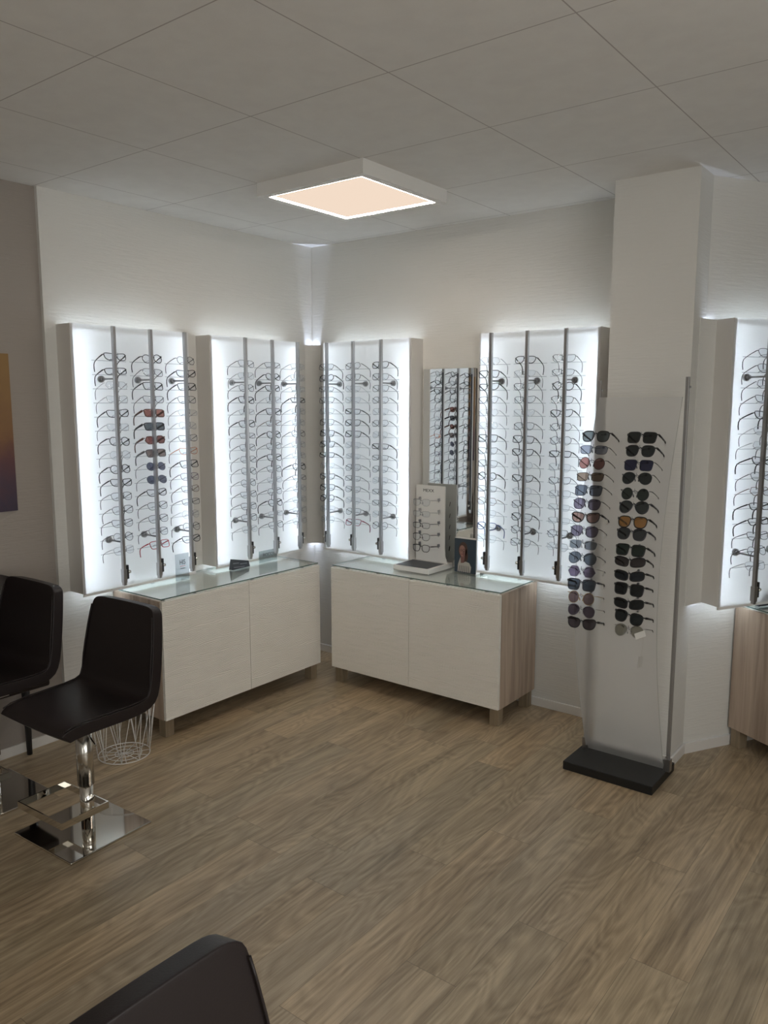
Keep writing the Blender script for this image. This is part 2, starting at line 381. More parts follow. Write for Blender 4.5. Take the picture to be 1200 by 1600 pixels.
def add_glasses(name, M4, kind, st, fc, tipc, lens, label, cat, group):
    """one pair: Empty > frame_front, two lenses, two temples (all object copies of shared meshes)"""
    d = proto(kind, st); r = D.objects.new(name, None); C.objects.link(r); r.empty_display_size = .02; r.matrix_world = M4
    tag(r, label, cat, group); out = [r]
    for nm, me, mm in (('frame_front', d[0], [fmat(fc)]), ('lens', d[1], [lens]), ('lens', d[2], [lens]), ('temple', d[3], [fmat(fc), fmat(tipc)]), ('temple', d[4], [fmat(fc), fmat(tipc)])):
        o = D.objects.new(nm, me); C.objects.link(o); o.parent = r; out.append(o)
        for i, m_ in enumerate(mm): o.material_slots[i].link = 'OBJECT'; o.material_slots[i].material = m_
    return out
ORD = ['top', 'second', 'third', 'fourth', 'fifth', 'sixth', 'seventh', 'eighth', 'ninth', 'tenth', 'eleventh', 'twelfth', 'thirteenth', 'fourteenth', 'bottom']

# ------------------------------------------------------------------ lit display panels
def holder_mesh(s):
    b = BM()
    tube(b, [(0, -.247, 0), (s*.021, -.247, 0)], .0014, 5); tube(b, [(s*.021, -.25, .0), (s*.021, -.252, .018), (s*.021, -.247, .026)], .0012, 5)
    tube(b, [(s*.021, -.247, 0), (s*.021, -.19, -.004), (s*.021, -.175, -.012)], .0011, 5)
    tube(b, [(s*.021-.098, -.175, -.012), (s*.021+.098, -.175, -.012)], .0010, 5)
    return mesh_of('frame_holder', b)
HM = {s: holder_mesh(s) for s in (-1, 1)}
for me in HM.values(): me.materials.append(M_clearwire)
PZ0, PZ1, PWID = .782, 2.140, .72
def lit_panel(label, loc, rotz, s, poles=(.155, .372, .59), ledside=(1, 1)):
    root = thing('lit_display_panel', label, 'display panel', loc, rotz, 'backlit eyewear panels on the walls')
    box('side_board', M_side, 0, .014, -.122, -.0005, PZ0, PZ1, root); box('side_board', M_side, PWID-.014, PWID, -.122, -.0005, PZ0, PZ1, root)
    b = BM(); vs_ = [b.verts.new(p) for p in ((.002, -.124, PZ0), (PWID-.002, -.124, PZ0), (PWID-.002, -.124, PZ1), (.002, -.124, PZ1))]; b.faces.new(vs_)
    obj('acrylic_sheet', b, M_opal, root)
    b = BM(); bx(b, 0, PWID, -.124, -.118, PZ0-.014, PZ0-.001); obj('bottom_rail', b, M_white, root)
    for x, lm in ((.030, M_led), (.25, M_ledfill), (PWID-.25, M_ledfill), (PWID-.030, M_led)):  # the two weak middle strips are added to fill the sheet centre
        b = BM(); bx(b, x-.006, x+.006, -.006, -.0008, PZ0+.02, PZ1-.02)
        for k in range(20):
            z = PZ0+.05+k*(PZ1-PZ0-.10)/19; bx(b, x-.007, x+.007, -.009, -.0062, z-.010, z+.010, 1)
        obj('led_strip', b, [M_white, lm], root)
    for zb, nd, lm in ((PZ1-.022, 12, M_ledtop), (PZ0+.006, 12, M_ledlow)):
        b = BM(); bx(b, .016, PWID-.016, -.108, -.104, zb-.005, zb+.005)
        for k in range(nd):
            xx = .05+k*(PWID-.10)/(nd-1); bx(b, xx-.010, xx+.010, -.1038, -.1018, zb-.005, zb+.005, 1)
        obj('light_bar', b, [M_side, lm], root)
    for x in poles:
        b = BM(); bx(b, x-.0075, x+.0075, -.262, -.244, .822, 2.128); bx(b, x+s*.0072-.0008, x+s*.0072+.0008, -.259, -.247, .86, 1.99, 1)
        p = obj('display_pole', b, [M_alu, M_dkmetal], root)
        for z in (1.872, 1.046):
            b = BM(); cyl(b, (x, -.1245, z), (x, -.136, z), .0175, 20); cyl(b, (x, -.136, z), (x, -.150, z), .010, 14); cyl(b, (x, -.15, z), (x, -.244, z), .0045, 10); obj('standoff', b, M_steel, p)
        b = BM(); bx(b, x-.010, x+.010, -.265, -.241, .835, .905); obj('clamp', b, M_alu, p)
        b = BM(); bx(b, x+.010 if s > 0 else x-.023, x+.023 if s > 0 else x-.010, -.262, -.245, .853, .925); cyl(b, (x+s*.021, -.2535, .888), (x+s*.036, -.2535, .888), .009, 14, 1)
        obj('lock_knob', b, [M_blkpl, M_chrome], p)
        for k in range(15):
            h = D.objects.new('frame_holder', HM[s]); C.objects.link(h); h.parent = p; h.location = (x, 0, 1.974-.07*k)
    return root
P1 = lit_panel('leftmost backlit white panel, carrying the column with dark sunglasses', (0, -1.87, 0), PI/2, 1)
P2 = lit_panel('backlit panel on the left wall, nearest the room corner', (0, -1.0, 0), PI/2, 1)
P3 = lit_panel('backlit panel between the room corner and the narrow mirror', (.20, 0, 0), 0, -1)
P5 = lit_panel('backlit panel between the narrow mirror and the pillar', (1.39, 0, 0), 0, -1)
P4 = lit_panel('backlit panel at the right edge beyond the pillar', tuple(CA + dA*.05), A60, 1, poles=(.085, .302, .52))
S1 = {'D': ('black', 'bold'), 'N': ('navy', 'bold'), 'M': ('dark', 'fine'), 'G': ('gunmetal', 'fine'), 'L': ('silver', 'thin'), 'T': ('brown', 'fine'), 'R': ('red', 'bold'), 'C': ('crimson', 'bold'), 'O': ('orange', 'fine'), 'B': ('blue', 'bold'), 'V': ('violet', 'fine')}
SUNP1 = {'1': ('brown', (.30, .13, .11), 'square', 'brown'), '2': ('dark', (.16, .18, .20), 'square', 'grey'), '3': ('brown', (.28, .12, .11), 'angular', 'brown'), '4': ('grey', (.25, .20, .19), 'square', 'taupe'), '5': ('gunmetal', (.13, .14, .20), 'round', 'blue grey'), '6': ('gunmetal', (.12, .13, .18), 'aviator', 'slate')}
CN = {'black': 'black', 'navy': 'navy', 'dark': 'dark thin', 'gunmetal': 'gunmetal', 'silver': 'pale thin', 'brown': 'brown', 'red': 'red', 'crimson': 'crimson', 'orange': 'orange', 'blue': 'blue', 'violet': 'violet'}
PAT = [
 (P1, 'leftmost lit panel', 1, (.155, .372, .59), ['DDLLDLDLDDMMMGL', 'DMDG123456DMMGR', 'MDDMLLGODVTMLMD']),
 (P2, 'panel left of the corner', 1, (.155, .372, .59), ['MLMDLDMMMMGMMML', 'GDDLDTDMDMLGDLM', 'LLLDLLMLLDMLLLL']),
 (P3, 'panel right of the corner', -1, (.155, .372, .59), ['MDMMLMDDDLDDDLL', 'MMLLDDDLLMMGLMC', 'DMMMLMLDMGLMMLM']),
 (P5, 'lit panel beside the pillar', -1, (.155, .372, .59), ['LDDMLLDMMDMTLBL', 'DLMGLMDDLDLMDMM', 'GGDMDGMDLGLLLGL']),
 (P4, 'right-edge lit panel', 1, (.085,), ['MMMGDLLDMTDDMML']),
]
PNAME = {3: ('left pole', 'middle pole', 'right pole'), 1: ('nearest pole',)}
dep = bpy.context.evaluated_depsgraph_get(); bpy.context.view_layer.update()
PITCHG = math.radians(-23)
rs = random.Random(3)
MKIND = {'D': ['rounded', 'rectangular', 'square', 'round', 'cat-eye'], 'x': ['rounded', 'rectangular', 'round', 'angular', 'cat-eye', 'rounded']}
for root, pn, s, poles, pats in PAT:
    PM = root.matrix_world.copy()
    for pi_, (x, pat) in enumerate(zip(poles, pats)):
        for k, ch in enumerate(pat):
            z = 1.98-.07*k
            jx = rs.uniform(-.003, .003); jr = rs.uniform(-.035, .035); jp = rs.uniform(-.06, .06); jy = rs.uniform(-.04, .04)
            L = PM @ Matrix.Translation((x+s*.021+jx, -.236, z)) @ Matrix.Rotation(PITCHG+jp, 4, 'X') @ Matrix.Rotation(jr, 4, 'Y') @ Matrix.Rotation(jy, 4, 'Z')
            rank = ORD[k] + ('' if k in (0, 14) else ' from top')
            where = '%s, %s, %s' % (rank, PNAME[len(pats)][pi_], pn)
            if ch in SUNP1:
                fc, tint, kind, nm = SUNP1[ch]
                add_glasses('sunglasses', L, kind, 'sun' if ch in '1234' else 'sunmetal', fc, fc, lmat('p'+ch, tint, 1.2), '%s-lensed sunglasses, %s' % (nm, where), 'sunglasses', 'sunglasses on the lit panels')
            else:
                fc, st = S1[ch]; kind = rs.choice(MKIND['D' if st == 'bold' else 'x'])
                add_glasses('eyeglasses', L, kind, st, fc, 'dark' if st != 'bold' else fc, M_clear, '%s %s glasses, %s' % (CN[fc], kind, where), 'glasses', 'spectacles on the lit panels')

# corner light trims
def corner_trim(label, loc, rot, leg, ang=PI/2, k=1.):
    root = thing('corner_light_column', label, 'corner light', loc, rot, 'corner light columns')
    # corner at origin, walls run along local +x and local direction ang
    ax = Vector((1, 0, 0)); ay = Vector((math.cos(ang), math.sin(ang), 0))
    b = BM(); p0 = ax*leg; p1 = ay*leg; th = (ax+ay).normalized()*.004
    vs_ = [b.verts.new((p.x, p.y, z)) for z in (PZ0, PZ1) for p in (p0, p1, p1+th, p0+th)]
    for f in ((0, 1, 2, 3), (7, 6, 5, 4), (0, 4, 5, 1), (1, 5, 6, 2), (2, 6, 7, 3), (3, 7, 4, 0)): b.faces.new([vs_[i] for i in f])
    obj('cover', b, M_wall, root)
    b = BM(); c_ = (ax+ay)*.010
    bx(b, c_.x-.003, c_.x+.003, c_.y-.003, c_.y+.003, PZ0+.006, PZ1-.006)
    obj('led_strip', b, M_ledcorner, root)
    for zz, rx, pw in ((PZ1-.21, PI, UPW), (PZ0+.10, 0, UPW*.12)):  # spots added inside the column to cast the streaks above and below it
        l = D.lights.new('added_streak_spot', 'SPOT'); l.energy = pw*k; l.spot_size = math.radians(40); l.spot_blend = .6; l.shadow_soft_size = .006; l.color = (.66, .76, 1.0)
        o = D.objects.new('added_streak_spot', l); C.objects.link(o); o.parent = root; o.location = (ax.x*.022+ay.x*.022, ax.y*.022+ay.y*.022, zz); dv = Vector((0, 0, 1 if rx else -1)) - (ax+ay)*(.030 if rx else .01)
        o.rotation_euler = dv.to_track_quat('-Z', 'Y').to_euler()
corner_trim('slim grey corner column between the two lit walls, glowing at its ends', (0, 0, 0), -PI/2, .075)
corner_trim('slim corner column where the pillar meets the alcove wall', tuple(CA), -PI/2, .095, math.radians(150), .25)

# mirror
mr = thing('wall_mirror', 'tall narrow frameless mirror between two lit panels', 'mirror', (0, 0, 0))
box('backing', M_dkmetal, .942, 1.308, -.014, -.0005, .80, 1.954, mr)
b = BM(); bx(b, .940, 1.310, -.020, -.0141, .798, 1.956); obj('mirror_glass', b, M_mirror, mr)

# ------------------------------------------------------------------ cabinets
def cabinet(label, loc, rotz, glabel, pads, W=1.2):
    r = thing('sideboard_cabinet', label, 'cabinet', loc, rotz, 'white front sideboards with glass tops')
    b = BM(); T = .018
    bx(b, 0, T, -.415, -.012, .10, .74); bx(b, W-T, W, -.415, -.012, .10, .74); bx(b, T, W-T, -.415, -.012, .10, .118); bx(b, T, W-T, -.022, -.012, .118, .722); bx(b, W/2-.009, W/2+.009, -.40, -.022, .118, .722)
    obj('body', b, M_wood, r)
    box('top_board', M_woodtop, T, W-T, -.415, -.012, .722, .74, r)
    for x0, x1 in ((.0015, W/2-.0015), (W/2+.0015, W-.0015)): box('door', M_door, x0, x1, -.436, -.417, .101, .739, r, bevel=.0015)
    for x in (.012, W-.067):
        for y in (-.412, -.075): box('leg', M_leg, x, x+.055, y, y+.055, 0, .10, r, bevel=.002)
    g = thing('glass_top', glabel, 'glass top', loc, rotz, 'glass tops on the sideboards')
    b = BM(); bx(b, .004, W-.004, -.425, -.015, .748, .754)
    bmesh.ops.recalc_face_normals(b, faces=b.faces)
    for f in b.faces: f.material_index = 0 if abs(f.normal.z) > .5 else 1
    obj('glass_sheet', b, [M_tabglass, M_glassedge], g)
    for x in pads:
        for y in (-.405, -.04):
            b = BM(); cyl(b, (x, y, .7403), (x, y, .7478), .011, 14); obj('spacer_pad', b, M_alu, g)
cabinet('white wavy-front sideboard under the left wall panels, behind the bar stool', (0, -1.627, 0), PI/2, 'glass sheet on the left wall sideboard', (.03, .235, .65, .85, 1.07))
cabinet('white wavy-front sideboard on the back wall, under the narrow mirror', (.536, 0, 0), 0, 'glass sheet on the back wall sideboard', (.11, .35, .6, .85, 1.10))
cabinet('sideboard with grey wood side at the right edge beyond the pillar', tuple(CA + dA*.285), A60, 'glass sheet on the sideboard at the right edge', (.05, .35, .6, .9, 1.15))
ZG = .7545

# ------------------------------------------------------------------ sunglass stand
st = thing('sunglasses_stand', 'freestanding frosted acrylic sunglasses stand on black base before the pillar', 'display stand', (0, 0, 0))
box('base', M_black, 2.222, 2.655, -.662, -.350, 0, .042, st, bevel=.003)
SX0, SX1, SY = 2.262, 2.640, -.455
def bow(z): return SY - .012 - .20*math.sin(PI*min(1, max(0, (z-.05)/1.73)))
def strip(name, m, x0, x1, zz0, zz1, n, par, off=0, th=.004):
    b = BM(); prev = None
    for i in range(n+1):
        z = zz0+(zz1-zz0)*i/n; y = bow(z)+off
        row = [b.verts.new((x, y, z)) for x in (x0, x1)]
        if prev: b.faces.new((prev[0], prev[1], row[1], row[0])).smooth = True
        prev = row
    o = obj(name, b, m, par); return o
strip('acrylic_sheet', M_frost, SX0-.006, SX1, .05, 1.78, 40, st)
b = BM()
for i in range(40):
    for x in (SX0-.006, SX1):
        pass
pp = [(SX1, bow(.05+1.73*i/40), .05+1.73*i/40) for i in range(41)]
tube(b, pp, .0011, 5); tube(b, [(SX0-.006, p[1], p[2]) for p in pp], .0011, 5); obj('sheet_edge', b, mat('acrylic_edge', (.42, .43, .42), .2), st)
for x, zt in ((2.252, 1.858), (2.655, 1.868)):
    b = BM(); bx(b, x-.008, x+.008, SY-.007, SY+.007, .042, zt); p = obj('pole', b, M_polegrey, st, bevel=.002)
    b = BM(); bx(b, x-.015, x+.015, SY-.018, SY+.012, .0422, .10); cyl(b, (x, SY-.018, .115), (x, SY-.024, .115), .006, 12); obj('foot_clamp', b, M_alu, p)
    b = BM(); cyl(b, (x+.009, SY, zt-.045), (x+.016, SY, zt-.045), .005, 10); obj('screw', b, M_alu, p)
SL = [ # kind, style, frame colour, lens name, tint
 ('rounded', 'sun', 'black', 'grey', (.13, .15, .16)), ('rectangular', 'sunmetal', 'dark', 'pale blue grey', (.30, .33, .40)), ('round', 'sunmetal', 'black', 'rose brown', (.30, .15, .14)),
 ('rectangular', 'sunmetal', 'black', 'brown', (.22, .165, .13)), ('square', 'sunmetal', 'black', 'blue grey', (.13, .15, .19)), ('rounded', 'sunmetal', 'black', 'purple grey', (.16, .14, .19)),
 ('cat-eye', 'sun', 'black', 'warm brown', (.28, .18, .16)), ('rounded', 'sunmetal', 'black', 'plum', (.17, .15, .21)), ('rectangular', 'sunmetal', 'silver', 'cool grey', (.20, .22, .25)),
 ('aviator', 'sunmetal', 'gunmetal', 'slate', (.12, .14, .17)), ('angular', 'sunmetal', 'silver', 'violet', (.15, .12, .18)), ('square', 'sun', 'dark', 'dark blue grey', (.08, .10, .13)),
 ('round', 'sunmetal', 'gold', 'mauve', (.22, .155, .16)), ('aviator', 'sunmetal', 'silver', 'dark violet', (.13, .105, .14)), ('cat-eye', 'sun', 'black', 'dark plum', (.12, .10, .12))]
SR = [
 ('square', 'sun', 'black', 'near-black', (.04, .045, .045)), ('rounded', 'sun', 'black', 'charcoal', (.05, .06, .065)), ('square', 'sunmetal', 'gunmetal', 'navy', (.045, .05, .11)),
 ('aviator', 'sunmetal', 'gunmetal', 'dark slate', (.045, .055, .06)), ('round', 'sunmetal', 'gunmetal', 'green grey', (.05, .065, .06)), ('aviator', 'sun', 'gunmetal', 'dark grey', (.07, .08, .085)),
 ('rounded', 'sun', 'black', 'orange mirrored', (.45, .20, .03)), ('rounded', 'sun', 'dark', 'smoke grey', (.07, .08, .09)), ('square', 'sun', 'black', 'bottle green', (.035, .055, .05)),
 ('wrap', 'sun', 'black', 'brown grey', (.07, .06, .065)), ('wrap', 'sun', 'black', 'dark blue', (.03, .04, .055)), ('square', 'sun', 'black', 'black', (.025, .03, .035)),
 ('wrap', 'sun', 'black', 'jet', (.03, .035, .04)), ('rounded', 'sun', 'black', 'graphite', (.03, .04, .045)), ('aviator', 'sunmetal', 'silver', 'silver mirrored', (.33, .33, .28))]
PXL = [(939, 679), (931, 700), (929, 721), (924, 741), (927, 764), (924, 786), (921, 806), (920, 827), (920, 849), (919, 869), (918, 891), (918, 911), (917, 932), (917, 954), (917, 973)]
ZL = [1.605-.0597*k for k in range(15)]
ZRs = [1.605, 1.548, 1.487, 1.432, 1.365, 1.31, 1.247, 1.196, 1.128, 1.078, 1.018, .959, .896, .835, .775]
hmm = BM(); tube(hmm, [(0, .12, 0), (0, .005, 0), (0, -.004, .006), (0, -.004, .02)], .0014, 5); cyl(hmm, (-.0, .112, 0), (0, .12, 0), .006, 10)
HS = mesh_of('sunglass_holder', hmm); HS.materials.append(M_clearwire)
M_tagp = mat('white_tag', (.72, .71, .68), .6)
for col, (lst, zs, xa, xb) in enumerate(((SL, ZL, 2.318, 2.338), (SR, ZRs, 2.528, 2.556))):
    for k, (kind, sty, fc, ln, tint) in enumerate(lst):
        z = zs[k]; x = xa+(xb-xa)*k/14; slope = (bow(z+.01)-bow(z-.01))/.02
        y = bow(z) - .112
        h = D.objects.new('sunglass_holder', HS); C.objects.link(h); h.parent = st; h.location = (x, y, z+.004)
        tilt = -.36 + (.10 if k > 9 else 0); jr = rs.uniform(-.03, .03); jz = rs.uniform(-.05, .05)
        if col == 1 and k == 13: jr = .12
        L = Matrix.Translation((x, y, z)) @ Matrix.Rotation(tilt, 4, 'X') @ Matrix.Rotation(jr, 4, 'Y') @ Matrix.Rotation(jz, 4, 'Z')
        m_ = lmat('stand_'+ln, tint, 2.2 if 'mirror' in ln else .7)
        wide = 1.04
        L = L @ Matrix.Scale(wide, 4) @ Matrix.Scale(1.14, 4, (0, 0, 1))
        objs = add_glasses('sunglasses', L, kind, 'stand'+('sun' if sty == 'sun' else 'metal'), fc, fc if sty == 'sun' else 'dark', m_, '%s lens %s sunglasses, %s in the %s column of the stand' % (ln, kind, ORD[k]+('' if k in (0, 14) else ' from top'), 'left' if col == 0 else 'right'), 'sunglasses', 'sunglasses on the freestanding stand')
        if col == 0 and 6 <= k <= 12:
            b = BM(); bx(b, .0695, .0700, .06, .078, -.006, .010); obj('price_tag', b, M_tagp, objs[0])
        if col == 1 and k == 14:
            b = BM(); bx(b, -.022, .022, -.001, .0, -.011, .011); o = obj('price_tag', b, M_tagp, objs[0], (.052, -.006, -.008)); o.rotation_euler = (0, math.radians(-25), 0)
            b = BM(); tube(b, [(.066, .0, .01), (.066, -.002, -.04), (.064, -.002, -.085)], .0004, 4); bx(b, .055, .064, -.003, -.0025, -.125, -.085); bx(b, .066, .074, -.006, -.0055, -.12, -.082); obj('hanging_tag', b, [mat('tag_grey', (.45, .44, .42), .6)], objs[0])

# ------------------------------------------------------------------ stools
def shell_mesh():
    prof = [(-.207, .516, .205), (-.195, .530, .210), (-.16, .541, .214), (-.09, .546, .219), (.0, .546, .224), (.09, .546, .229), (.145, .550, .232), (.172, .566, .234), (.185, .60, .234), (.197, .66, .231), (.208, .72, .227), (.220, .79, .220), (.230, .85, .212), (.237, .89, .206), (.242, .920, .200)]
    b = BM(); rows = []; m = 14
    for i, (y, z, hw) in enumerate(prof):
        row = []
        for k in range(m+1):
            u = -1+2*k/m; x = hw*u
            dz = dy = 0
            if i >= len(prof)-4: # rounded upper corners + gentle crown
                e = (i-(len(prof)-5))/4; dz = -.014*e*max(0, abs(u)-.80)**2/.04 + .003*e*(1-u*u)
            if i >= 8: dy = -.003*u*u*min(1, (i-7)/4)
            if i < 7: dz += .006*u*u
            row.append(b.verts.new((x, y+dy, z+dz)))
        rows.append(row)
    for i in range(len(rows)-1):
        for k in range(m): b.faces.new((rows[i][k], rows[i][k+1], rows[i+1][k+1], rows[i+1][k])).smooth = True
    return mesh_of('seat_shell', b)
SHELL = shell_mesh(); SHELL.materials.append(M_leather)
def part(name, b, m, par, dz=0, bevel=None):
    return obj(name, b, m, par, (0, 0, dz), bevel)
def stool(label, loc, rotz, lift=0., seatrot=0.):
    r = thing('bar_stool', label, 'bar stool', loc, rotz, 'leather bar stools on square chrome bases')
    o = D.objects.new('seat', SHELL); C.objects.link(o); o.parent = r; o.location = (0, 0, lift); o.rotation_euler = (0, 0, seatrot)
    so = o.modifiers.new('thick', 'SOLIDIFY'); so.thickness = .048; so.offset = 1 if True else 0; so.use_even_offset = True
    bv = o.modifiers.new('bevel', 'BEVEL'); bv.width = .020; bv.segments = 4; bv.limit_method = 'ANGLE'; bv.angle_limit = math.radians(50)
    ss = o.modifiers.new('sub', 'SUBSURF'); ss.levels = 1; ss.render_levels = 1
    # piping seams along both side edges
    me = SHELL
    for sgn in (-1, 1):
        b = BM()
        k = 14 if sgn > 0 else 0
        pts = [Vector(me.vertices[i*15+k].co) for i in range(1, 14)]
        tube(b, [(p.x*.975, p.y-.0045 if i > 7 else p.y, p.z+(.0045 if i < 7 else 0.003)) for i, p in enumerate(pts)], .0028, 6)
        sm = obj('piping', b, M_leather, r, (0, 0, lift)); sm.rotation_euler = (0, 0, seatrot)
    b = BM(); z0 = .468+lift
    bx(b, -.10, .10, -.10, .11, z0-.012, z0+.006); bx(b, -.07, .07, -.07, .08, z0-.030, z0-.012); part('seat_plate', b, M_alu, r, bevel=.006)
    b = BM(); cyl(b, (.015, .012, .20), (.015, .012, z0-.03), .033, 28); part('outer_column', b, M_chrome2, r)
    b = BM(); cyl(b, (.015, .012, .0112), (.015, .012, .20), .027, 28); part('inner_column', b, M_chrome, r)
    b = BM(); bx(b, -.195, .195, -.19, .19, 0, .011); part('base', b, M_chrome, r, bevel=.003)
    # square footrest hoop
    b = BM(); zf0, zf1 = .132, .160
    for a in ((-.15, .15, -.192, -.187), (-.15, .15, .015, .020), (-.15, -.145, -.187, .015), (.145, .15, -.187, .015)): bx(b, *a, zf0, zf1)
    part('footrest', b, M_chrome, r)
    b = BM(); tube(b, [(.03, 0, z0-.02), (.10, -.02, z0-.03), (.17, -.04, z0-.045)], .004, 8); part('height_lever', b, M_chrome, r)
    return r
stool('dark brown leather bar stool in front of the left sideboard and wire basket', (.885, -2.383, 0), .05)
stool('dark leather bar stool at the left edge, beside the wall poster', (.318, -2.49, 0), .03, .03)
stool('dark brown stool backrest filling the bottom left foreground', (3.160, -3.520, 0), PI/2, .055)

# black chair by the wall, mostly behind the second stool
ch = thing('side_chair', 'black chair with tapered legs against the wall behind the leftmost stool', 'chair', (0, 0, 0))
b = BM(); rows = []
for i in range(13):
    a = i/12; y = -2.60+.47*a; xx = .052+.028*(2*a-1)**2
    rows.append([b.verts.new((xx, y, .47)), b.verts.new((xx-.012, y, .70)), b.verts.new((xx-.020, y, .86+.105*math.sin(PI*min(1, a*.9+.12))**.5))])
for i in range(12):
    for k in range(2): b.faces.new((rows[i][k], rows[i+1][k], rows[i+1][k+1], rows[i][k+1])).smooth = True
o = obj('backrest', b, M_leather, ch); so = o.modifiers.new('thick', 'SOLIDIFY'); so.thickness = .03; so.offset = 0
box('seat', M_leather, .03, .245, -2.60, -2.14, .405, .455, ch, bevel=.012)
for x, y, sp_ in ((.03, -2.165, -1), (.03, -2.57, -1), (.06, -2.36, 1), (.06, -2.50, 1)):
    b = BM(); cyl(b, (x+.015, y, .405), (x, y+.01, 0), .022, 8, r2=.013); obj('leg', b, M_blkpl, ch)

# ------------------------------------------------------------------ wire basket
bk = thing('wire_basket', 'white wire waste basket beside the left sideboard, behind the stool', 'basket', (.405, -1.862, 0))
def ring(b, r, z, rad, n=40): tube(b, [(r*math.cos(2*PI*i/n), r*math.sin(2*PI*i/n), z) for i in range(n)], rad, 6, True)
RB, RT, HT = .125, .158, .265
b = BM(); ring(b, RT, HT, .0032); obj('rim', b, M_wirewhite, bk)
b = BM(); ring(b, RB, .005, .0026)
for i in range(9):
    a = 2*PI*i/9
    for q in (0, 1):
        a0 = a; a1 = a + (2*PI/9)*(.5 if q else -.5)
        tube(b, [(RB*math.cos(a0), RB*math.sin(a0), .005), (RT*math.cos(a1), RT*math.sin(a1), HT)], .0018, 5)
    tube(b, [(RB*math.cos(a), RB*math.sin(a), .005), (RT*math.cos(a), RT*math.sin(a), HT)], .0018, 5)
obj('wire_wall', b, M_wirewhite, bk)
b = BM(); ring(b, .085, .004, .0018); ring(b, .045, .004, .0018)
for i in range(6):
    a = 2*PI*i/12; tube(b, [(RB*math.cos(a), RB*math.sin(a), .004), (-RB*math.cos(a), -RB*math.sin(a), .004)], .0018, 5)
obj('wire_bottom', b, M_wirewhite, bk)

# ------------------------------------------------------------------ poster on the taupe wall
M_post = mat('poster_print', (.3, .2, .1), .5); t = NT(M_post); c = t.coord(); sp = t.new('ShaderNodeSeparateXYZ'); t.l.new(c, sp.inputs[0])
n0 = t.noise(c, 5, 4, .6, 1.2); zz = t.math('ADD', sp.outputs[2], t.math('MULTIPLY', n0, .28))
t.col(t.ramp(t.math('SUBTRACT', zz, 1.18), [(.02, (.03, .035, .045)), (.22, (.05, .035, .06)), (.42, (.11, .045, .05)), (.55, (.20, .10, .045)), (.85, (.26, .15, .05))]))
ps = thing('wall_poster', 'orange and purple picture cut by the left edge of the photo', 'poster', (0, 0, 0))
box('print', M_post, -.0215, -.010, -2.82, -2.115, 1.232, 1.985, ps)

# ------------------------------------------------------------------ things on the cabinets
c1 = thing('acrylic_sign', 'tall narrow smoked acrylic sign with black lettering on left sideboard', 'sign', (.146, -1.313, ZG), math.radians(90))
box('plate', M_acard, 0, .094, -.004, .0, 0, .152, c1)
text_mesh('lettering', 'HIS', .040, M_ink, c1, (.047, -.0045, .090), (PI/2, 0, 0), .72)
box('red_line', M_redink, .030, .066, -.0047, -.0041, .079, .0815, c1)
box('small_print_line', mat('grey_print', (.12, .12, .12), .5), .030, .065, -.0047, -.0041, .064, .0685, c1)
M_sign = mat('dark_sign_face', (.035, .04, .05), .35)
c2 = thing('desk_sign', 'small dark folded desk sign on the left sideboard', 'sign', (.160, -.921, ZG), math.radians(94))
b = BM(); vs_ = [b.verts.new(p) for p in ((0, -.018, 0), (.150, -.018, 0), (.150, .012, 0), (0, .012, 0), (.002, -.004, .066), (.148, -.010, .034), (.148, -.006, .034), (.002, 0, .066))]
for f in ((0, 1, 5, 4), (1, 2, 6, 5), (2, 3, 7, 6), (3, 0, 4, 7), (4, 5, 6, 7), (3, 2, 1, 0)): b.faces.new([vs_[i] for i in f])
obj('body', b, M_sign, c2)
for a0, a1, zc in ((.012, .062, .038), (.070, .132, .027), (.014, .120, .014)):
    o = box('faint_print_line', mat('faint_print', (.16, .17, .19), .5), 0, a1-a0, -.0004, .0004, -.003, .003, c2); o.location = (a0, -.018+.010*zc/.05-.0008, zc); o.rotation_euler = (-.2, .08, 0)
c3 = thing('acrylic_sign', 'grey acrylic sign with dark lettering near the corner on left sideboard', 'sign', (.146, -.674, ZG), math.radians(90))
box('plate', M_acard2, 0, .156, -.004, 0, 0, .074, c3)
text_mesh('lettering', 'ROCCO', .030, M_ink, c3, (.085, -.0045, .036), (PI/2, 0, 0), 1.0)
c4 = thing('desk_sign', 'dark block sign on the sideboard at the right edge', 'sign', tuple(CA + dA*.33 + nA*.10 + Vector((0, 0, ZG))), A60)
box('body', M_sign, 0, .135, -.012, .012, 0, .072, c4, bevel=.001)
for zc in (.046, .036): box('faint_print_line', mat('faint_print2', (.18, .19, .21), .5), .068, .115, -.0127, -.0121, zc-.002, zc+.002, c4)

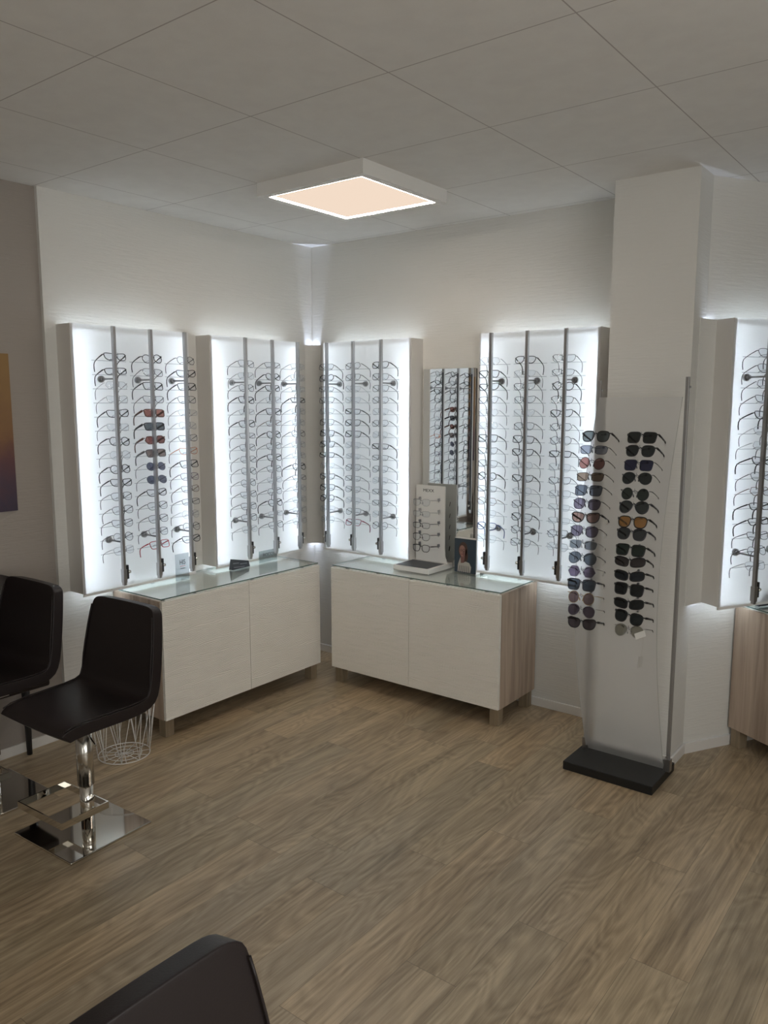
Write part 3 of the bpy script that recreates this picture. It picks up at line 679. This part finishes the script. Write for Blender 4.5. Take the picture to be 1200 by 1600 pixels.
# eyewear counter display in front of mirror
ds = thing('counter_display', 'white counter display board with lettering, standing before the mirror', 'display stand', (1.05, -.17, ZG))
box('base', M_white, -.13, .13, -.13, .13, 0, .030, ds, bevel=.002)
box('inlay', M_inlay, -.118, .112, -.12, .06, .0301, .0315, ds)
b = BM(); prof = [(-.112, .5), (.100, .5), (.100, .12), (.104, .07), (.116, .035), (.118, .0316), (-.112, .0316)]
f0 = [b.verts.new((x, .082, z)) for x, z in prof]; f1 = [b.verts.new((x, .090, z)) for x, z in prof]
b.faces.new(f0); b.faces.new(f1[::-1])
for i in range(len(prof)): b.faces.new((f0[i], f0[(i+1) % 7], f1[(i+1) % 7], f1[i]))
obj('board', b, M_white, ds)
text_mesh('lettering', 'MEXX', .026, M_ink, ds, (-.020, .0815, .460), (PI/2, 0, 0), 1.15)
for k in range(5):
    z = .414-.070*k
    for sx in (-1, 1):
        b = BM(); cyl(b, (sx*.070-.008, .082, z), (sx*.070-.008, .070, z), .006, 10); bx(b, sx*.070-.012, sx*.070-.004, .066, .082, z, z+.012); obj('temple_clip', b, M_clearwire if k > 1 else M_alu, ds)
    L = Matrix.Translation((1.05-.008, -.17-.012, ZG+z-.008)) @ Matrix.Rotation(-.10, 4, 'X')
    fc, sty = (('silver', 'thin'), ('silver', 'thin'), ('gunmetal', 'fine'), ('dark', 'fine'), ('black', 'bold'))[k]
    add_glasses('eyeglasses', L, ('rounded', 'rectangular', 'rectangular', 'rounded', 'rounded')[k], sty, fc, 'dark', M_clear, '%s glasses, %s of five on the white counter display board' % (CN[fc], ('top', 'second from top', 'middle', 'second from bottom', 'lowest')[k]), 'glasses', 'spectacles on the counter display')

# portrait block
pb = thing('portrait_block', 'white block with dark blue portrait of person in glasses on back sideboard', 'picture block', (1.250, -.130, ZG))
box('block', M_white, 0, .150, .0005, .045, 0, .207, pb, bevel=.001)
box('print', mat('print_blue', (.035, .055, .075), .4), .001, .149, -.0012, .0003, .001, .205, pb)
def decal(name, m, pts, y):
    b = BM(); f0 = [b.verts.new((x, y, z)) for x, z in pts]; f1 = [b.verts.new((x, y+.0003, z)) for x, z in pts]; b.faces.new(f0); b.faces.new(f1[::-1])
    for i in range(len(pts)): b.faces.new((f0[i], f0[(i+1) % len(pts)], f1[(i+1) % len(pts)], f1[i]))
    obj(name, b, m, pb)
def ell(cx, cz, rx, rz, n=22, a=0):
    return [(cx+rx*math.cos(q)*math.cos(a)-rz*math.sin(q)*math.sin(a), cz+rx*math.cos(q)*math.sin(a)+rz*math.sin(q)*math.cos(a)) for q in [2*PI*i/n for i in range(n)]]
M_hair = mat('print_hair', (.075, .04, .03), .5); M_skin = mat('print_skin', (.30, .16, .125), .5); M_skind = mat('print_skin_deep', (.19, .09, .075), .5)
M_sh = mat('print_shirt', (.42, .39, .35), .5); M_shd = mat('print_shirt_stripe', (.14, .13, .125), .5)
decal('printed_hair', M_hair, ell(.060, .140, .031, .046, a=-.1), -.0016)
decal('printed_hair', M_hair, ell(.078, .105, .016, .040), -.0016)
decal('printed_shirt', M_sh, [(.024, .006), (.112, .006), (.118, .04), (.104, .064), (.078, .070), (.060, .060), (.042, .092), (.034, .072), (.026, .048)], -.0019)
decal('printed_neck', M_skind, [(.046, .058), (.068, .062), (.076, .112), (.044, .104)], -.0021)
decal('printed_face', M_skin, ell(.056, .132, .021, .034, a=.08), -.0024)
decal('printed_cheek', M_skind, ell(.068, .122, .009, .026), -.0027)
for i in range(6): decal('printed_stripe', M_shd, [(.030+i*.014, .006), (.036+i*.014, .006), (.041+i*.012, .042), (.037+i*.012, .046)], -.0022)
decal('printed_glasses', M_ink, ell(.047, .136, .008, .0065), -.0030); decal('printed_glasses', M_ink, ell(.066, .137, .008, .0065), -.0030)
decal('printed_lens', M_skin, ell(.047, .136, .006, .0048), -.0033); decal('printed_lens', M_skin, ell(.066, .137, .006, .0048), -.0033)
decal('printed_lips', mat('print_lips', (.22, .05, .05), .5), ell(.054, .112, .007, .0025), -.0027)
